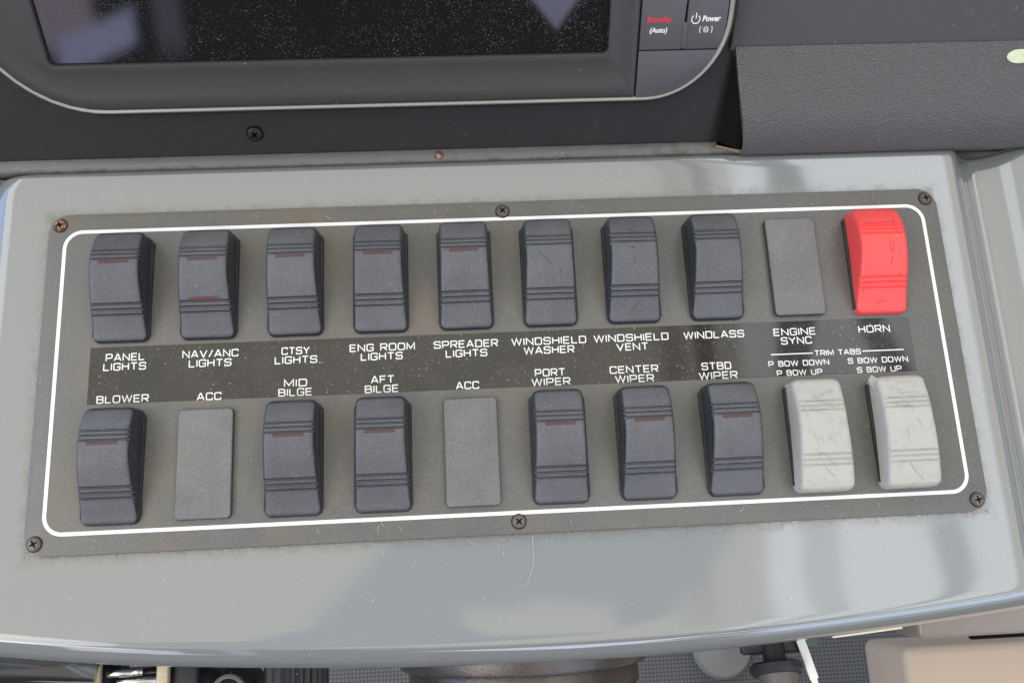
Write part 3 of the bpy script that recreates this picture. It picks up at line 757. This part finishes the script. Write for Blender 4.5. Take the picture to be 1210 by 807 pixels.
# ------------------------------------------------------------------ padded hood on the right
hd = empty('padded_hood', (.1035, .1, 0))
tag(hd, 'black leather-covered sloping hood over the back of the console beside the chart display', 'hood')
HO = Vector((.1035, .1, 0)); HX1 = .36
prof = [(.1326, .0348, 0), (.1320, .0352, .02), (.1180, .0254, .37), (.1080, .0188, .66), (.1050, .0165, .74), (.1020, .0136, .82), (.0992, .0102, .89), (.0970, .0068, .94), (.0956, .0042, .98), (.0950, .0026, 1), (.0953, .0016, 1), (.0964, .0012, 1),
        (.0976, .0022, 1), (.0966, .0052, 1), (.0990, .0096, .9), (.1060, .0150, .70), (.1326, .0318, 0)]
bm = bmesh.new(); rings = []
for i in range(31):
    f = i / 30; rings.append([Vector((.1066 + .0080 * t + (HX1 - .1066 - .0080 * t) * f, y, z)) - HO for y, z, t in prof])
loft(bm, rings, cap0=True, cap1=True); bmesh.ops.recalc_face_normals(bm, faces=bm.faces)
cover = obj('leather_cover', bm, M['leather'], hd)
bm = bmesh.new(); prism(bm, [(x - HO.x, y - HO.y) for x, y in ((.1030, .1002), (.1142, .0968), (HX1, .0968), (HX1, .1048), (.1070, .1048))], .0006, .0030, .0002, 1)
obj('bottom_board', bm, M['board'], hd, smooth=False)
bm = bmesh.new(); cap = [Vector(p) - HO for p in ((.1072, .1318, .0335), (.1032, .1022, .0031), (.1032, .1002, .0031), (.1140, .0972, .0031), (.1132, .0990, .0090), (.1108, .1060, .0150))]
v1 = [bm.verts.new(p) for p in cap]; v2 = [bm.verts.new(p + Vector((.002, .001, 0))) for p in cap]
bm.faces.new(v1); bm.faces.new(v2[::-1])
for k in range(6): bm.faces.new((v1[k], v2[k], v2[(k + 1) % 6], v1[(k + 1) % 6]))
bmesh.ops.recalc_face_normals(bm, faces=bm.faces)
obj('end_shade_sheet', bm, M['black'], hd, smooth=False)  # black sheet stands in for the shade inside the hood's open end
bm = bmesh.new(); lathe(bm, [(1, 0), (1, .0002), (.97, .0003)], Matrix.Diagonal((.0060, .0031, 1, 1)), 40)
o = obj('oval_sticker', bm, M['sticker']); o.location = (.2390, .12635, .03145); o.rotation_euler = (math.radians(33.5), 0, 0)
tag(o, 'pale green oval sticker on the black leather hood', 'sticker')

# ------------------------------------------------------------------ below the front lip of the console
# wheel hub: stepped flange, axis towards the viewer
hub = empty('wheel_hub', (.004, -.128, -.10)); tag(hub, 'weathered dark metal wheel hub with stepped flanges under the console lip', 'wheel hub')
ax = Matrix.Rotation(math.radians(90), 4, 'X')
bm = bmesh.new(); lathe(bm, [(.03, -.004), (.0635, -.004), (.0640, -.002), (.0640, .0075), (.0630, .009), (.03, .009)], ax, 64); obj('mounting_flange', bm, M['bronze'], hub)
bm = bmesh.new(); lathe(bm, [(.02, .009), (.0585, .009), (.0590, .0105), (.0590, .0185), (.0575, .020), (.02, .020)], ax, 64); obj('middle_flange', bm, M['bronze'], hub)
bm = bmesh.new(); lathe(bm, [(.01, .020), (.047, .020), (.047, .045), (.044, .048), (0, .05)], ax, 64); obj('hub_body', bm, M['bronze'], hub)
bm = bmesh.new(); lathe(bm, [(.0075, 0), (.0075, .0012), (.005, .0022), (0, .0025)], Matrix.Translation((.0508, -.0200, .0265)) @ ax, 20); obj('bolt_head', bm, M['chrome'], hub)
# chrome latch
la = empty('chrome_latch', (-.181, -.128, -.055)); tag(la, 'small chrome latch with two flaking tan clips under the console lip', 'latch')
rotx = Matrix.Rotation(math.radians(90), 4, 'Y')
bm = bmesh.new(); rbox(bm, (0, -.004, -.016), (.046, .022, .004), .0012); obj('bracket', bm, M['gloss'], la)  # black plate put in as the dark gap behind the pins
for px_, py_, pz_, pl_, pr_ in ((-.0040, .0000, -.003, .0060, .0018), (.0040, .0002, -.003, .0022, .0017), (.0035, -.0042, -.006, .0100, .0021)):
    bm = bmesh.new(); lathe(bm, [(0, -pl_), (pr_ * .8, -pl_), (pr_, -pl_ + .0006), (pr_, pl_ - .0006), (pr_ * .8, pl_), (0, pl_)], Matrix.Translation((px_, py_, pz_)) @ rotx, 16); obj('hinge_pin', bm, M['chrome'], la)
for x in (-.0158, .0155):
    bm = bmesh.new(); rbox(bm, (x, -.006, -.003), (.0056, .022, .0045), .0012); obj('clip', bm, M['brass'], la)
bm = bmesh.new(); rbox(bm, (.0245, -.003, -.008), (.012, .014, .006), .002); obj('end_cap', bm, M['rubber'], la)
# glossy dark grab trim on the far left
bm = bmesh.new(); tube(bm, [(-.33, -.108, -.055), (-.29, -.112, -.055), (-.25, -.117, -.056), (-.22, -.1215, -.058), (-.205, -.1245, -.060), (-.196, -.1265, -.062)], [.026, .025, .022, .017, .014, .012], 24)
o = obj('glossy_grab_rail', bm, M['gloss']); tag(o, 'glossy black rounded rail end under the left of the console lip', 'rail')
# knobs
def knob(x, y, z, r, lab, ribs=0, ring=False, tilt=0):
    k = empty('control_knob', (x, y, z)); tag(k, lab, 'knob')
    T = Matrix.Rotation(math.radians(90 + tilt), 4, 'X')
    bm = bmesh.new()
    fn = (lambda a, zz: 1 + .045 * math.cos(ribs * a)) if ribs else None
    lathe(bm, [(r, -.012)] + [(r * math.cos(math.radians(a)), .004 + .0135 * math.sin(math.radians(a))) for a in range(0, 91, 10)] if not ribs else [(r * .98, -.012), (r, .0), (r, .014), (r * .93, .0165), (r * .6, .017), (0, .017)], T, 96 if ribs else 40, fn)
    obj('knob_body', bm, M['rubber'], k)
    if ring:
        bm = bmesh.new(); lathe(bm, [(r * .74, .0152), (r * .72, .0178), (r * .62, .0184), (r * .56, .0178), (r * .56, .015)], T, 40); obj('pale_ring', bm, M['capgrey'], k)
knob(-.1547, -.1465, -.082, .0185, 'smooth black round knob beside the chrome latch', 0, False, -90)
knob(-.1380, -.1400, -.084, .0112, 'black knob with a pale ring, between the smooth and the ribbed knob', 0, True, -90)
knob(-.1085, -.1265, -.080, .0150, 'black ribbed knob nearest to the wheel hub', 26)
# hanging knob, bolt, tag
kn = empty('mounting_knob', (.118, -.1275, -.046)); tag(kn, 'black disc knob hanging under the console lip on a short stem', 'knob')
bm = bmesh.new(); rbox(bm, (.001, -.0015, 0), (.032, .010, .004), .0015); obj('bracket', bm, M['rubber'], kn)
T = Matrix.Rotation(math.radians(74), 4, 'X')
bm = bmesh.new(); lathe(bm, [(.0055, 0), (.0052, .008), (.0055, .0125)], T, 24); obj('stem', bm, M['rubber'], kn)
bm = bmesh.new(); lathe(bm, [(.004, .0105), (.0110, .0108), (.0122, .0120), (.0122, .0146), (.0110, .0160), (.0092, .0162)], T, 40); obj('disc', bm, M['rubber'], kn)
bm = bmesh.new(); lathe(bm, [(.0092, .0155), (.0088, .0168), (.007, .024), (0, .0245)], T, 32); obj('end_boss', bm, M['boss'], kn)
bm = bmesh.new(); lathe(bm, [(.0055, -.004), (.0055, .003), (.0045, .005), (0, .006)], ax, 6)
o = obj('tarnished_bolt', bm, M['green']); o.location = (.1355, -.1265, -.046); tag(o, 'greenish tarnished bolt head beside the hanging black knob', 'bolt')
bm = bmesh.new(); rbox(bm, (0, -.009, 0), (.0042, .019, .0012), .0004, 2, Matrix.Rotation(math.radians(14), 4, 'Z')); rbox(bm, (.0031, -.0230, -.001), (.0030, .014, .0012), .0004, 2, Matrix.Rotation(math.radians(8), 4, 'Z'))
o = obj('paper_tag', bm, M['tag']); o.location = (.1325, -.1275, -.042); tag(o, 'narrow white tag dangling beside the hanging black knob', 'tag')
bm = bmesh.new(); P = [(x, spl(x, FE_X, FE_Y) - .0119, -.0125) for x in (.1345, .142, .150, .158, .1655)]
tube(bm, P, .0006, 8); o = obj('edge_tape', bm, M['tape']); tag(o, 'thin pale strip of tape along the console lip', 'tape')
# fascia and seat at lower right
bm = bmesh.new(); rbox(bm, (.335, -.081, -.105), (.25, .110, .03), .003, 3)
o = obj('lower_fascia', bm, M['fascia']); tag(o, 'brownish grey fascia ledge under the right end of the console', 'fascia')
bm = bmesh.new(); rbox(bm, (.381, -.30, -.232), (.26, .296, .064), .006, 4)
o = obj('seat_base', bm, M['beige']); tag(o, 'plain beige upholstered box below the right end of the console', 'seat')
bm = bmesh.new(); lathe(bm, [(.024, 0), (.026, .005), (.023, .011), (0, .014)], seg=36)
bm2 = bmesh.new(); rbox(bm2, (.303, -.1400, -.140), (.080, .0060, .004), .001, 2)
o = obj('gap_shade_strip', bm2, M['black']); tag(o, 'thin black strip painting the dark gap between the fascia ledge and the beige upholstered box', 'trim')  # black strip put in for the dark of the open slot
o = obj('pale_cap', bm, M['capgrey']); o.location = (.190, -.168, -.419); tag(o, 'blurred pale round cap on the woven floor', 'cap')

# ------------------------------------------------------------------ lint on the panel and console
bm = bmesh.new(); rd = random.Random(5)
def fibre(pts, r=.00009, z=.0003):
    tube(bm, [(x, y, zz) for x, y, zz in pts], r, 5)
fibre([(.0060, -.0762, .0006), (.0062, -.083, .0004), (.0056, -.089, .0005), (.0035, -.0945, .0003), (.0022, -.0965, .0002)], .00009)
for i in range(70):
    u = rd.random()
    if u < .55: x = rd.uniform(-.2, .2); y = -.0768 - rd.random() ** 2 * .012; z = .0003
    elif u < .7: x = rd.uniform(-.2, .2); y = .0768 + rd.random() ** 2 * .004; z = .0003
    else: x = rd.uniform(-.195, .195); y = rd.choice([-.0705, .0705]) + rd.uniform(-.002, .002); z = PZ + .0003
    a = rd.uniform(0, 6.28); L = rd.uniform(.0008, .0035); c = rd.uniform(-1.2, 1.2); P = []
    for k in range(5): P.append((x, y, z + rd.uniform(0, .0004))); x += L / 4 * math.cos(a); y += L / 4 * math.sin(a); a += c / 4
    fibre(P, rd.uniform(.00004, .00008))
o = obj('lint_fibres', bm, M['lint']); tag(o, 'pale lint fibres and hairs scattered along the plate edges', 'lint', kind='stuff')
